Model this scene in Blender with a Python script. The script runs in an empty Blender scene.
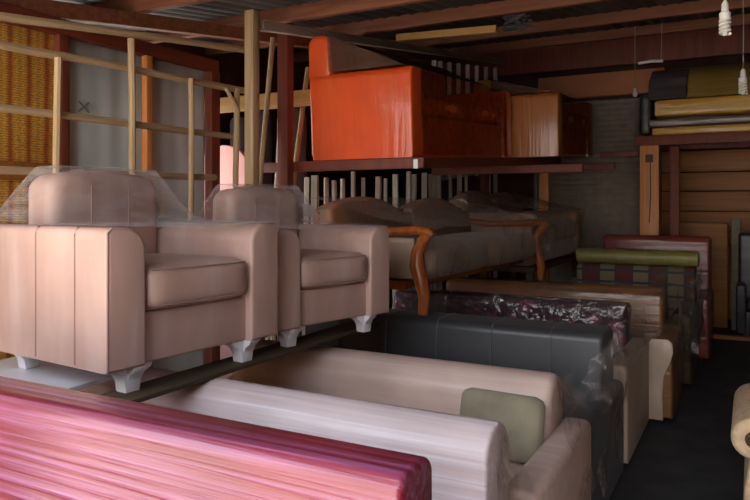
import bpy, bmesh, math, random
from mathutils import Vector, Matrix, Euler, noise as mnoise
random.seed(7)
SC = bpy.context.scene
COL = SC.collection
PI = math.pi
TH = math.radians(28.5); CT, ST = math.cos(TH), math.sin(TH)
EYE, FPX, HOR = 1.5, 691.0, 205.0

# ------------------------------------------------------------------ surveying helpers (photo ray met with a real plane)
def ray(px, py):
    k = (px-375)/FPX; v = -(py-HOR)/FPX
    return Vector((k*CT - ST, k*ST + CT, v))
def at_x(px, py, X):
    d = ray(px, py); t = X/d.x
    return Vector((X, d.y*t, EYE + d.z*t))
def at_y(px, py, Y):
    d = ray(px, py); t = Y/d.y
    return Vector((d.x*t, Y, EYE + d.z*t))

# ------------------------------------------------------------------ materials
def new_mat(name):
    m = bpy.data.materials.new(name); m.use_nodes = True
    nt = m.node_tree
    for n in list(nt.nodes): nt.nodes.remove(n)
    out = nt.nodes.new('ShaderNodeOutputMaterial')
    b = nt.nodes.new('ShaderNodeBsdfPrincipled')
    nt.links.new(b.outputs[0], out.inputs[0])
    return m, nt, b, out
def N(nt, t, **kw):
    n = nt.nodes.new(t)
    for k, v in kw.items():
        if k in n.inputs: n.inputs[k].default_value = v
        else: setattr(n, k, v)
    return n
def coords(nt, scale=(1,1,1), rot=(0,0,0)):
    tc = N(nt, 'ShaderNodeTexCoord'); mp = N(nt, 'ShaderNodeMapping')
    mp.inputs['Scale'].default_value = scale; mp.inputs['Rotation'].default_value = rot
    nt.links.new(tc.outputs['Object'], mp.inputs['Vector'])
    return mp.outputs[0]
def ramp(nt, fac, stops):
    r = N(nt, 'ShaderNodeValToRGB')
    e = r.color_ramp.elements
    while len(e) < len(stops): e.new(.5)
    for el, (p, c) in zip(e, stops):
        el.position = p; el.color = (*c, 1) if len(c) == 3 else c
    nt.links.new(fac, r.inputs[0]); return r.outputs[0]
def bump(nt, b, h, strength=.3, dist=.01):
    bp = N(nt, 'ShaderNodeBump'); bp.inputs['Strength'].default_value = strength; bp.inputs['Distance'].default_value = dist
    nt.links.new(h, bp.inputs['Height']); nt.links.new(bp.outputs[0], b.inputs['Normal']); return bp
def mul(c, f): return tuple(min(1, max(0, x*f)) for x in c)
def fabric(name, col, var=.18, scale=6, rough=.85, sheen=.2, weave=220, coat=0):
    m, nt, b, o = new_mat(name)
    v = coords(nt)
    n = N(nt, 'ShaderNodeTexNoise', Scale=scale, Detail=4.0); nt.links.new(v, n.inputs['Vector'])
    nt.links.new(ramp(nt, n.outputs[0], [(.3, mul(col, 1-var)), (.7, mul(col, 1+var))]), b.inputs['Base Color'])
    b.inputs['Roughness'].default_value = rough
    b.inputs['Sheen Weight'].default_value = sheen
    b.inputs['Coat Weight'].default_value = coat; b.inputs['Coat Roughness'].default_value = .25
    n2 = N(nt, 'ShaderNodeTexNoise', Scale=weave, Detail=2.0); nt.links.new(v, n2.inputs['Vector'])
    bump(nt, b, n2.outputs[0], .12, .002)
    return m
def wrapped(name, col, film=(.75,.7,.75), amount=.5, axis='X', coat=.8, crough=.16, fine=1.0, bumps=.5):
    """cloth under tightly wound stretch film: milky film streaks, sky reflections painted into their colour, run round the winding direction"""
    m, nt, b, o = new_mat(name)
    s = {'X': (.7, 16*fine, 16*fine), 'Y': (16*fine, .7, 16*fine), 'Z': (14*fine, 14*fine, .8)}[axis]
    v = coords(nt, s)
    n = N(nt, 'ShaderNodeTexNoise', Scale=1.6, Detail=6.0, Distortion=.35); nt.links.new(v, n.inputs['Vector'])
    v2 = coords(nt)
    big = N(nt, 'ShaderNodeTexNoise', Scale=2.2, Detail=3.0); nt.links.new(v2, big.inputs['Vector'])
    base = ramp(nt, big.outputs[0], [(.3, mul(col, .8)), (.7, mul(col, 1.2))])
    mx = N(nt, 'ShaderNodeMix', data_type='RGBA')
    f = ramp(nt, n.outputs[0], [(.42, (0,0,0)), (.58, (amount*.35,)*3), (.72, (amount,)*3)])  # streak mask: film milkiness together with painted sky reflections
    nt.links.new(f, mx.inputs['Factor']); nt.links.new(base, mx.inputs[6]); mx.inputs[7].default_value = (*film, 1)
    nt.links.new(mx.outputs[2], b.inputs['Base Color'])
    b.inputs['Roughness'].default_value = .6
    b.inputs['Coat Weight'].default_value = coat; b.inputs['Coat Roughness'].default_value = crough
    bp = bump(nt, b, n.outputs[0], bumps, .012)
    nt.links.new(bp.outputs[0], b.inputs['Coat Normal'])
    return m
def wood(name, c1, c2, axis='X', rough=.55, scale=1.0):
    m, nt, b, o = new_mat(name)
    s = {'X': (1.2, 22, 22), 'Y': (22, 1.2, 22), 'Z': (22, 22, 1.2)}[axis]
    v = coords(nt, tuple(x*scale for x in s))
    n = N(nt, 'ShaderNodeTexNoise', Scale=1.2, Detail=6.0, Distortion=.6); nt.links.new(v, n.inputs['Vector'])
    nt.links.new(ramp(nt, n.outputs[0], [(.3, c1), (.72, c2)]), b.inputs['Base Color'])
    b.inputs['Roughness'].default_value = rough
    bump(nt, b, n.outputs[0], .25, .004)
    return m
def plain(name, col, rough=.5, metal=0, var=.1, scale=8):
    m, nt, b, o = new_mat(name)
    n = N(nt, 'ShaderNodeTexNoise', Scale=scale, Detail=4.0); nt.links.new(coords(nt), n.inputs['Vector'])
    nt.links.new(ramp(nt, n.outputs[0], [(.3, mul(col, 1-var)), (.7, mul(col, 1+var))]), b.inputs['Base Color'])
    b.inputs['Roughness'].default_value = rough; b.inputs['Metallic'].default_value = metal
    return m
def film_mat(name, tint=(.9,.9,.92), base=.06, streak=.3, scale=(3,3,14), rough=.12, diff=.55, bs=.6, bd=.02, lo=.45):
    m, nt, b, o = new_mat(name)
    nt.nodes.remove(b)
    tr = N(nt, 'ShaderNodeBsdfTransparent')
    g = N(nt, 'ShaderNodeBsdfGlossy', Roughness=rough); d = N(nt, 'ShaderNodeBsdfDiffuse')
    d.inputs[0].default_value = (*tint, 1); g.inputs[0].default_value = (*tint, 1)
    n = N(nt, 'ShaderNodeTexNoise', Scale=1.5, Detail=5.0, Distortion=.8); nt.links.new(coords(nt, scale), n.inputs['Vector'])
    sheen = N(nt, 'ShaderNodeMixShader'); sheen.inputs[0].default_value = diff
    nt.links.new(g.outputs[0], sheen.inputs[1]); nt.links.new(d.outputs[0], sheen.inputs[2])
    fr = N(nt, 'ShaderNodeLayerWeight'); fr.inputs[0].default_value = .18
    mr = N(nt, 'ShaderNodeMapRange'); mr.inputs['From Min'].default_value = lo; mr.inputs['From Max'].default_value = lo+.25
    mr.inputs['To Min'].default_value = base; mr.inputs['To Max'].default_value = streak
    nt.links.new(n.outputs[0], mr.inputs['Value'])
    ad = N(nt, 'ShaderNodeMath', operation='MULTIPLY_ADD'); ad.inputs[1].default_value = .4; ad.use_clamp = True
    nt.links.new(fr.outputs['Fresnel'], ad.inputs[0]); nt.links.new(mr.outputs[0], ad.inputs[2])
    mx = N(nt, 'ShaderNodeMixShader')
    nt.links.new(ad.outputs[0], mx.inputs[0]); nt.links.new(tr.outputs[0], mx.inputs[1]); nt.links.new(sheen.outputs[0], mx.inputs[2])
    bp = N(nt, 'ShaderNodeBump'); bp.inputs['Strength'].default_value = bs; bp.inputs['Distance'].default_value = bd
    nt.links.new(n.outputs[0], bp.inputs['Height']); nt.links.new(bp.outputs[0], g.inputs['Normal'])
    nt.links.new(mx.outputs[0], o.inputs[0])
    return m
def mat_floral(name, dark, light, scale=9, coat=.5, bs=.7):
    m, nt, b, o = new_mat(name)
    v = coords(nt)
    vo = N(nt, 'ShaderNodeTexVoronoi', Scale=scale); nt.links.new(v, vo.inputs['Vector'])
    n = N(nt, 'ShaderNodeTexNoise', Scale=scale*1.3, Detail=4.0, Distortion=2.2); nt.links.new(v, n.inputs['Vector'])
    ma = N(nt, 'ShaderNodeMath', operation='MULTIPLY'); nt.links.new(vo.outputs[0], ma.inputs[0]); nt.links.new(n.outputs[0], ma.inputs[1])
    nt.links.new(ramp(nt, ma.outputs[0], [(.12, light), (.2, dark), (.3, dark), (.36, mul(light, .6)), (.42, dark)]), b.inputs['Base Color'])
    b.inputs['Roughness'].default_value = .7; b.inputs['Coat Weight'].default_value = coat; b.inputs['Coat Roughness'].default_value = .08
    w = N(nt, 'ShaderNodeTexNoise', Scale=11.0, Detail=3.0); nt.links.new(v, w.inputs['Vector'])
    bp = bump(nt, b, w.outputs[0], bs, .05); nt.links.new(bp.outputs[0], b.inputs['Coat Normal'])
    return m
def mat_tartan(name):
    m, nt, b, o = new_mat(name)
    tc = N(nt, 'ShaderNodeTexCoord'); sx = N(nt, 'ShaderNodeSeparateXYZ'); nt.links.new(tc.outputs['Object'], sx.inputs[0])
    def band(axis, freq, lo):
        a = N(nt, 'ShaderNodeMath', operation='MULTIPLY'); a.inputs[1].default_value = freq; nt.links.new(sx.outputs[axis], a.inputs[0])
        f = N(nt, 'ShaderNodeMath', operation='FRACT'); nt.links.new(a.outputs[0], f.inputs[0])
        g = N(nt, 'ShaderNodeMath', operation='GREATER_THAN'); g.inputs[1].default_value = lo; nt.links.new(f.outputs[0], g.inputs[0])
        return g.outputs[0]
    mx = N(nt, 'ShaderNodeMix', data_type='RGBA'); nt.links.new(band('X', 3.3, .5), mx.inputs['Factor'])
    mx.inputs[6].default_value = (.17, .125, .07, 1); mx.inputs[7].default_value = (.10, .018, .014, 1)
    m2 = N(nt, 'ShaderNodeMix', data_type='RGBA'); nt.links.new(band('Z', 9, .8), m2.inputs['Factor'])
    nt.links.new(mx.outputs[2], m2.inputs[6]); m2.inputs[7].default_value = (.04, .035, .05, 1)
    m3 = N(nt, 'ShaderNodeMix', data_type='RGBA'); nt.links.new(band('X', 6.6, .88), m3.inputs['Factor'])
    nt.links.new(m2.outputs[2], m3.inputs[6]); m3.inputs[7].default_value = (.035, .035, .05, 1)
    nt.links.new(m3.outputs[2], b.inputs['Base Color']); b.inputs['Roughness'].default_value = .85
    return m
def mat_mat(name):
    """yellow woven reed mat with upright red-brown stripes and a chevron weave"""
    m, nt, b, o = new_mat(name)
    tc = N(nt, 'ShaderNodeTexCoord')
    w = N(nt, 'ShaderNodeTexWave', bands_direction='Y', Scale=2.9, Distortion=1.2, Detail=3.0); nt.links.new(tc.outputs['Object'], w.inputs['Vector'])
    w2 = N(nt, 'ShaderNodeTexWave', bands_direction='Z', Scale=24.0, Distortion=6.0, Detail=2.0); nt.links.new(tc.outputs['Object'], w2.inputs['Vector'])
    w2.inputs['Detail Scale'].default_value = 3
    c1 = ramp(nt, w.outputs[0], [(.0, (.55,.14,.02)), (.25, (.82,.40,.055)), (.75, (.92,.55,.10)), (1, (.80,.42,.06))])
    c2 = ramp(nt, w2.outputs[0], [(.2, (.55,.55,.55)), (.6, (1,1,1))])
    mx = N(nt, 'ShaderNodeMix', data_type='RGBA', blend_type='MULTIPLY'); mx.inputs['Factor'].default_value = 1
    nt.links.new(c1, mx.inputs[6]); nt.links.new(c2, mx.inputs[7]); nt.links.new(mx.outputs[2], b.inputs['Base Color'])
    b.inputs['Roughness'].default_value = .7; bump(nt, b, w2.outputs[0], .5, .006)
    return m
def mat_stain(name, base, stain, scale, thresh=.55, rough=.6, metal=0):
    m, nt, b, o = new_mat(name)
    n = N(nt, 'ShaderNodeTexNoise', Scale=1.0, Detail=6.0); nt.links.new(coords(nt, scale), n.inputs['Vector'])
    nt.links.new(ramp(nt, n.outputs[0], [(thresh-.2, base), (thresh+.15, stain)]), b.inputs['Base Color'])
    b.inputs['Roughness'].default_value = rough; b.inputs['Metallic'].default_value = metal
    return m

M = {}
M['pink'] = wrapped('dusty pink velour', (.47,.30,.245), (.66,.54,.52), .40, 'Z', coat=.35, crough=.3, fine=.35, bumps=.25)  # whitish streak colour paints film highlights onto the velour
M['pinkseam'] = fabric('pink piping', (.33,.19,.15), .08, 4)
M['whiteleg'] = plain('white moulded plastic', (.75,.75,.77), .35, var=.04)
M['red'] = wrapped('crimson cloth in stretch film', (.165,.003,.016), (.44,.19,.42), .6, 'X', coat=.8, crough=.10, fine=2.2, bumps=.45)  # lilac streak colour paints the sky reflected in the film
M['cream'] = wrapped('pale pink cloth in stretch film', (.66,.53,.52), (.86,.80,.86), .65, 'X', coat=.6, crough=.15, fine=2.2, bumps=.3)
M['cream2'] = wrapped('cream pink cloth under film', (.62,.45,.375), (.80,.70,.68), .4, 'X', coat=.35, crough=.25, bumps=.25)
M['olive'] = fabric('olive green cloth', (.25,.215,.145), .2, 9)
M['black'] = fabric('charcoal leatherette', (.035,.037,.042), .15, 4, rough=.5, sheen=.05, coat=.25)
M['blackseam'] = fabric('grey stitching', (.10,.10,.11), .1, 4)
M['maroon'] = mat_floral('maroon floral brocade', (.035,.010,.016), (.13,.02,.05), 6, 1.0)
M['beige'] = wrapped('beige panel under film', (.50,.37,.27), (.6,.52,.45), .3, 'Z', coat=.4, crough=.3, bumps=.2)
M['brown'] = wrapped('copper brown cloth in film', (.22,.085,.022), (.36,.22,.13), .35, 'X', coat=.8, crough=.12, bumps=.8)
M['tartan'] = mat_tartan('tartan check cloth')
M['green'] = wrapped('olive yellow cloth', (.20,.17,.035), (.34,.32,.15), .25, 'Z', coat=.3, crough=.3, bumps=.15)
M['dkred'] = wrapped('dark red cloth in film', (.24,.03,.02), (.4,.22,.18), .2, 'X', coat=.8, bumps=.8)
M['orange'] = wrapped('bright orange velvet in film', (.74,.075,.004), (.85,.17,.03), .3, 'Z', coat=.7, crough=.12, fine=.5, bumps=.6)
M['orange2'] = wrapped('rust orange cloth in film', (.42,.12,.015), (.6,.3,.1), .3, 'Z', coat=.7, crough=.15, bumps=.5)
M['taupe'] = mat_floral('taupe floral upholstery', (.31,.21,.15), (.50,.24,.13), 3.5, .35, .12)
M['taupe2'] = fabric('taupe plain upholstery', (.37,.26,.18), .12, 5, coat=.3)
M['polish'] = wood('polished red brown wood', (.26,.065,.012), (.42,.125,.03), 'Z', .25)
M['rawwood'] = wood('bare pale timber', (.38,.25,.125), (.58,.43,.25), 'Z', .75)
M['rawwoodY'] = wood('bare pale timber rail', (.36,.24,.13), (.56,.42,.25), 'Y', .75)
M['greywood'] = wood('weathered grey timber', (.24,.19,.15), (.40,.33,.27), 'Y', .8)
M['slat'] = wood('pale grey slat wood', (.50,.44,.37), (.70,.62,.52), 'Z', .8)
M['oxide'] = wood('red oxide painted steel', (.14,.026,.014), (.21,.045,.022), 'Z', .6)
M['purlin'] = wood('red brown painted timber', (.17,.055,.026), (.29,.105,.05), 'X', .7)
M['yellowtimber'] = wood('yellow new timber', (.42,.22,.06), (.55,.32,.11), 'X', .6)
M['orpost'] = wood('orange varnished timber', (.55,.19,.05), (.74,.31,.10), 'Z', .5)
M['roof'] = mat_stain('dark corrugated roofing', (.06,.063,.07), (.15,.14,.125), (3,.5,1), .6, .55)
M['floor'] = mat_stain('dark worn floor carpet', (.036,.035,.036), (.06,.056,.055), (5,5,5), .55, .9)
M['ground'] = mat_stain('pale bounce paving', (.50,.43,.35), (.62,.54,.45), (1,1,1), .55, .9)  # pale warm tone set to bounce daylight into the shop
M['wall'] = mat_stain('dark brown wall boards', (.05,.022,.014), (.085,.038,.026), (3,3,3), .55, .85)
M['mat'] = mat_mat('woven reed mat')
M['sheet'] = mat_stain('grey blue painted sheet', (.66,.74,.76), (.50,.55,.55), (5,5,.7), .6, .55)
M['shutter'] = plain('grey brown shutter paint', (.36,.28,.22), .6, var=.15)
M['salmon'] = plain('salmon orange board', (.70,.27,.13), .7, var=.08, scale=2)
M['board'] = wood('brown veneer board', (.30,.105,.022), (.42,.165,.038), 'X', .55)
M['plank'] = wood('dark brown plank', (.045,.028,.014), (.09,.055,.03), 'Y', .8)
M['whiteboard'] = plain('white laminate', (.72,.72,.76), .4, var=.03)
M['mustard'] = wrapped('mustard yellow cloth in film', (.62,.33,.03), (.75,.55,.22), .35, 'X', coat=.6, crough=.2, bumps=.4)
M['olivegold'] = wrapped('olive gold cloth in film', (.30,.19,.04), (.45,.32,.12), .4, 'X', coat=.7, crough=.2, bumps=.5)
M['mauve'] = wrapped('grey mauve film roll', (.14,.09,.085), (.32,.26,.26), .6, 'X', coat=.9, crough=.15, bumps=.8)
M['blackfilm'] = wrapped('black plastic sheeting', (.025,.022,.025), (.12,.12,.14), .4, 'X', coat=.5, crough=.3, fine=.5, bumps=.35)
M['greyfilm'] = wrapped('grey black plastic', (.06,.052,.055), (.26,.25,.28), .5, 'X', coat=.7, crough=.2, fine=.4, bumps=.5)
M['bulb'] = plain('white glass tube', (.80,.78,.72), .3, var=.02)
M['cord'] = plain('grey flex', (.35,.32,.28), .6)
M['pinkboard'] = plain('pink painted headboard', (.85,.42,.38), .6, var=.05)
M['greyvinyl'] = plain('grey vinyl', (.12,.125,.135), .35)
M['caneb'] = plain('tan upholstery', (.56,.40,.25), .7, var=.2, scale=30)
M['rosette'] = plain('dark carved rosette', (.07,.045,.025), .6)
M['film'] = film_mat('clear plastic film', base=.05, streak=.22)
M['filmhaze'] = film_mat('cloudy plastic film', (.70,.58,.48), .08, .32, (2,9,9), .15)
M['filmdark'] = film_mat('loose crinkled film', (.85,.80,.76), .10, .75, (4.5,4.5,4.5), .05, .18, 1.0, .08, .52)
M['filmred'] = film_mat('film over orange front', (.42,.09,.03), .35, .7, (9,1,9), .12)
M['filmclear'] = film_mat('crinkled clear film', (.9,.85,.8), .03, .7, (4,4,4), .05, .12, 1.0, .08, .52)
M['filmorange'] = film_mat('film over orange sofa', (.20,.12,.09), .6, .85, (9,1,9), .12)
M['darkfoot'] = plain('dark sofa foot', (.03,.025,.02), .5)
M['white'] = plain('white clip', (.85,.85,.83), .4, var=.02)
M['reddark'] = wood('dark oxide beam', (.14,.026,.012), (.22,.042,.02), 'Y', .6)

# ------------------------------------------------------------------ mesh builder
class MB:
    def __init__(s): s.bm = bmesh.new(); s.mi = 0
    def _merge(s, b, mat=None):
        if mat is not None: bmesh.ops.transform(b, matrix=mat, verts=b.verts)
        for f in b.faces: f.material_index = s.mi
        me = bpy.data.meshes.new('t'); b.to_mesh(me); b.free(); s.bm.from_mesh(me); bpy.data.meshes.remove(me)
        return s
    def box(s, x0, x1, y0, y1, z0, z1, bev=.01, seg=2, rot=None, mat=None):
        b = bmesh.new(); bmesh.ops.create_cube(b, size=1)
        sx, sy, sz = x1-x0, y1-y0, z1-z0
        bmesh.ops.scale(b, vec=(sx, sy, sz), verts=b.verts)
        bev = min(bev, .48*min(sx, sy, sz))
        if bev > 0: bmesh.ops.bevel(b, geom=b.edges[:], offset=bev, segments=seg, profile=.5, affect='EDGES')
        T = Matrix.Translation(((x0+x1)/2, (y0+y1)/2, (z0+z1)/2))
        if rot: T = T @ Euler(rot).to_matrix().to_4x4()
        if mat: T = mat @ T
        return s._merge(b, T)
    def soft(s, x0, x1, y0, y1, z0, z1, p=6, cuts=9, mat=None, puff=0):
        """upholstered block: superellipsoid rounding"""
        b = bmesh.new(); bmesh.ops.create_cube(b, size=2)
        bmesh.ops.subdivide_edges(b, edges=b.edges[:], cuts=cuts, use_grid_fill=True)
        sx, sy, sz = (x1-x0)/2, (y1-y0)/2, (z1-z0)/2
        mn = min(sx, sy, sz)
        for v in b.verts:
            c = v.co.copy()
            # rounding radius constant: work in metres
            q = Vector((abs(c.x)*sx, abs(c.y)*sy, abs(c.z)*sz))
            r = mn*(2.0/p)*1.5
            inner = Vector((max(0, sx-r), max(0, sy-r), max(0, sz-r)))
            d = Vector((max(0, q.x-inner.x), max(0, q.y-inner.y), max(0, q.z-inner.z)))
            if d.length > r: d *= r/d.length
            base = Vector((min(q.x, inner.x), min(q.y, inner.y), min(q.z, inner.z))) + d
            if puff:
                u, w = c.x, c.z
                base += Vector((0, 0, 0))
                k = puff*max(0, 1-c.x**2)*max(0, 1-c.y**2)
                base.z += k if abs(c.z) > .99 else 0
                k2 = puff*max(0, 1-c.x**2)*max(0, 1-c.z**2)
                base.y += k2 if abs(c.y) > .99 else 0
            v.co = Vector((math.copysign(base.x, c.x), math.copysign(base.y, c.y), math.copysign(base.z, c.z)))
        T = Matrix.Translation(((x0+x1)/2, (y0+y1)/2, (z0+z1)/2))
        if mat: T = mat @ T
        return s._merge(b, T)
    def prism(s, pts, a0, a1, axis='X', bev=.012, seg=3, mat=None, cuts=0):
        """closed outline (u,v) extruded along axis: X->(y,z) Y->(x,z) Z->(x,y)"""
        b = bmesh.new()
        def P(u, v, a): return {'X': (a, u, v), 'Y': (u, a, v), 'Z': (u, v, a)}[axis]
        r0 = [b.verts.new(P(u, v, a0)) for u, v in pts]; r1 = [b.verts.new(P(u, v, a1)) for u, v in pts]
        n = len(pts)
        c0 = b.faces.new(r0); c1 = b.faces.new(r1)
        for i in range(n): b.faces.new((r0[i], r0[(i+1) % n], r1[(i+1) % n], r1[i]))
        bmesh.ops.recalc_face_normals(b, faces=b.faces)
        if bev > 0:
            ed = list(set(c0.edges) | set(c1.edges))
            bmesh.ops.bevel(b, geom=ed, offset=bev, segments=seg, profile=.5, affect='EDGES', clamp_overlap=True)
        return s._merge(b, mat)
    def tube(s, pts, r, seg=10, flat=1.0, mat=None):
        b = bmesh.new(); pts = [Vector(p) for p in pts]
        rr = r if isinstance(r, (list, tuple)) else [r]*len(pts)
        rings = []
        up = Vector((0, 0, 1))
        for i, p in enumerate(pts):
            d = (pts[min(i+1, len(pts)-1)] - pts[max(i-1, 0)]).normalized()
            ref = up if abs(d.dot(up)) < .95 else Vector((0, 1, 0))
            a = d.cross(ref).normalized(); c = a.cross(d).normalized()
            rings.append([b.verts.new(p + a*math.cos(2*PI*k/seg)*rr[i]*flat + c*math.sin(2*PI*k/seg)*rr[i]) for k in range(seg)])
        for i in range(len(rings)-1):
            for k in range(seg):
                b.faces.new((rings[i][k], rings[i][(k+1) % seg], rings[i+1][(k+1) % seg], rings[i+1][k]))
        b.faces.new(rings[0]); b.faces.new(rings[-1])
        bmesh.ops.recalc_face_normals(b, faces=b.faces)
        return s._merge(b, mat)
    def bar(s, p, q, w, h=None, bev=.004, roll=0):
        """square timber between two points"""
        p, q = Vector(p), Vector(q); h = h or w
        d = q-p; L = d.length
        b = bmesh.new(); bmesh.ops.create_cube(b, size=1); bmesh.ops.scale(b, vec=(w, h, L), verts=b.verts)
        if bev: bmesh.ops.bevel(b, geom=b.edges[:], offset=min(bev, .3*min(w, h)), segments=1, affect='EDGES')
        R = d.to_track_quat('Z', 'Y').to_matrix().to_4x4() @ Matrix.Rotation(roll, 4, 'Z')
        return s._merge(b, Matrix.Translation((p+q)/2) @ R)
    def lathe(s, prof, seg=20, mat=None):
        b = bmesh.new(); rings = []
        for r, z in prof:
            rings.append([b.verts.new((max(r, 1e-4)*math.cos(2*PI*k/seg), max(r, 1e-4)*math.sin(2*PI*k/seg), z)) for k in range(seg)])
        for i in range(len(rings)-1):
            for k in range(seg): b.faces.new((rings[i][k], rings[i][(k+1) % seg], rings[i+1][(k+1) % seg], rings[i+1][k]))
        b.faces.new(rings[0]); b.faces.new(rings[-1]); bmesh.ops.recalc_face_normals(b, faces=b.faces)
        return s._merge(b, mat)
    def grid(s, fn, nu, nv):
        b = bmesh.new()
        vs = [[b.verts.new(fn(i/nu, j/nv)) for j in range(nv+1)] for i in range(nu+1)]
        for i in range(nu):
            for j in range(nv): b.faces.new((vs[i][j], vs[i+1][j], vs[i+1][j+1], vs[i][j+1]))
        return s._merge(b)
    def patch(s, a, b_, c, d, nu=14, nv=14, wob=.02, sag=0, freq=5, seed=0):
        """loose sheet between four corners a,b (bottom edge) c,d (opposite edge, c above b)"""
        a, b_, c, d = map(Vector, (a, b_, c, d)); nrm = (b_-a).cross(d-a).normalized()
        def fn(u, v):
            p = (a*(1-u)+b_*u)*(1-v) + (d*(1-u)+c*u)*v
            k = mnoise.noise((p*freq)+Vector((seed*7.1, 0, 0)))*wob + mnoise.noise((p*freq*2.7)+Vector((0, seed*3.3, 0)))*wob*.5
            return p + nrm*k - Vector((0, 0, sag*math.sin(PI*u)*math.sin(PI*v)))
        return s.grid(fn, nu, nv)
    def build(s, name, mats, parent=None, smooth=True, angle=40):
        me = bpy.data.meshes.new(name)
        s.bm.to_mesh(me); s.bm.free()
        for m in (mats if isinstance(mats, (list, tuple)) else [mats]): me.materials.append(m)
        o = bpy.data.objects.new(name, me); COL.objects.link(o)
        if smooth:
            for p in me.polygons: p.use_smooth = True
            try: me.set_sharp_from_angle(angle=math.radians(angle))
            except Exception: pass
        if parent: o.parent = parent
        return o

def tag(o, label, cat, group=None, kind=None):
    o['label'] = label; o['category'] = cat
    if group: o['group'] = group
    if kind: o['kind'] = kind
    return o
def thing(name, label, cat, loc=(0,0,0), rot=(0,0,0), group=None):
    o = bpy.data.objects.new(name, None); COL.objects.link(o); o.empty_display_size = .1
    o.location = loc; o.rotation_euler = rot
    return tag(o, label, cat, group)
def struct(name, mb, mat):
    o = mb.build(name, mat); o['kind'] = 'structure'; return o
def dup(root, loc, rot, label, group=None):
    r = root.copy(); COL.objects.link(r); r.location = loc; r.rotation_euler = rot; r['label'] = label
    if group: r['group'] = group
    for ch in list(root.children):
        c = ch.copy(); COL.objects.link(c); c.parent = r
        for g in ch.children:
            d = g.copy(); COL.objects.link(d); d.parent = c
    return r
def arc(cx, cy, r, a0, a1, n=8, ry=None):
    ry = ry or r
    return [(cx+r*math.cos(math.radians(a0+(a1-a0)*i/n)), cy+ry*math.sin(math.radians(a0+(a1-a0)*i/n))) for i in range(n+1)]

# ------------------------------------------------------------------ the setting
XL, XR, YF, YB = -4.8, 1.95, -.45, 10.25
def roof_z(y): return 2.74 + .135*(y-3.1) if y > 1.7 else 2.551 + .36*(1.7-y)     # unseen front part, tipped up to let more daylight into the shop
struct('floor', MB().box(XL, XR, YF, YB, -.1, 0, 0), M['floor'])
struct('floor_outside', MB().box(-12, 12, -14, YF-.005, -.12, -.02, 0), M['ground'])  # unseen ground outside, kept pale as a bounce surface
wl = MB()      # unseen side opening, added to bring daylight into the corner behind the partition
for y0, y1, z0, z1 in ((YF, 3.5, -.1, 4.1), (4.9, YB, -.1, 4.1), (3.5, 4.9, -.1, .7), (3.5, 4.9, 2.4, 4.1)):
    wl.box(XL-.12, XL, y0, y1, z0, z1, 0)
struct('wall_left', wl, M['wall'])
struct('wall_right', MB().box(XR, XR+.12, -5.5, YB, -.1, 4.1, 0), M['wall'])  # unseen; run forward past the shop front to cut light from the right
struct('wall_back', MB().box(XL-.12, XR+.12, YB, YB+.12, -.1, 4.1, 0), M['wall'])
struct('wall_front_added', MB().box(XL, -3.36, YF-.1, YF, -.02, 2.45, 0), M['wall'])  # unseen, added to keep front daylight out from behind the partition
def roof_fn(u, v):
    x = XL-.15 + u*(XR-XL+.3); y = YF-.25 + v*(YB-YF+.45)
    return Vector((x, y, roof_z(y)+.10+.018*math.sin(x*2*PI/.13)))
rf = MB().grid(roof_fn, 480, 22)
o = struct('ceiling', rf, M['roof'])
so = o.modifiers.new('thick', 'SOLIDIFY'); so.thickness = .012
# purlins across the shop, following the slope
for i, y in enumerate((-.2, .95, 1.75, 3.13, 4.2, 5.3, 6.8, 8.3, 9.9)):
    z = roof_z(y)
    struct('trim_%d' % (i+1), MB().box(XL, XR, y-.03, y+.03, z-.03, z+.078, .004), M['purlin'])
for i, (x, mk) in enumerate(((-3.42, 'purlin'), (1.2, 'purlin'))):
    struct('trim_%d' % (i+11), MB().bar((x, 1.75, roof_z(1.75)-.075), (x, YB-.02, roof_z(YB)-.075), .07, .09), M['purlin'])
struct('trim_16', MB().box(XL, XR, 9.38, 9.43, 3.32, roof_z(9.4)+.07, .004), M['oxide'])
# salmon board, pale strip high on the back wall
a = at_y(538, 82, 10.1); c = at_y(648, 70, 10.1)
struct('trim_14', MB().box(a.x, c.x+.2, 10.12, 10.23, 3.04, 3.37, .005), M['salmon'])
struct('trim_15', MB().box(-1.1, 1.6, 10.16, 10.24, 2.26, 2.42, .004), M['whiteboard'])
# raised step at the end of the aisle
tag(MB().box(-.62, .9, 8.62, 8.72, 0, .045, .008).build('threshold_strip', M['board']), 'thin brown wooden strip lying across the dark aisle floor at its far end', 'threshold')

# left partition: mat, sheets, posts
PX = -3.42
wm = tag(MB().box(PX-.012, PX+.004, .3, 2.596, .0, 2.451, .002).build('woven_mat', M['mat']), 'yellow woven reed mat with reddish upright stripes hung as the left partition', 'mat')
def sheet(y0, y1, label, mark=False):
    def fn(u, v):
        y = y0+(y1-y0)*u
        return Vector((PX+.002*math.sin(y*2*PI/.16), y, 2.452*v))
    t = MB().grid(fn, 40, 6)
    ob = t.build('metal_sheet', [M['sheet'], M['rosette']])
    s_ = ob.modifiers.new('t', 'SOLIDIFY'); s_.thickness = .006
    tag(ob, label, 'metal sheet', 'grey sheets of the left partition')
    if mark:
        p = at_x(84, 107, PX+.02)
        mk = MB(); mk.bar(p+Vector((0,-.035,-.03)), p+Vector((0,.035,.03)), .008); mk.bar(p+Vector((0,-.035,.03)), p+Vector((0,.035,-.03)), .008)
        mo = mk.build('cross_mark', M['greyvinyl'], ob); mo['label'] = 'small dark cross mark'
sheet(2.60, 3.178, 'grey blue metal sheet with a small dark cross, beside the yellow mat', True)
sheet(3.182, 3.75, 'grey blue metal sheet between the orange upright and the far red post')
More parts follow.
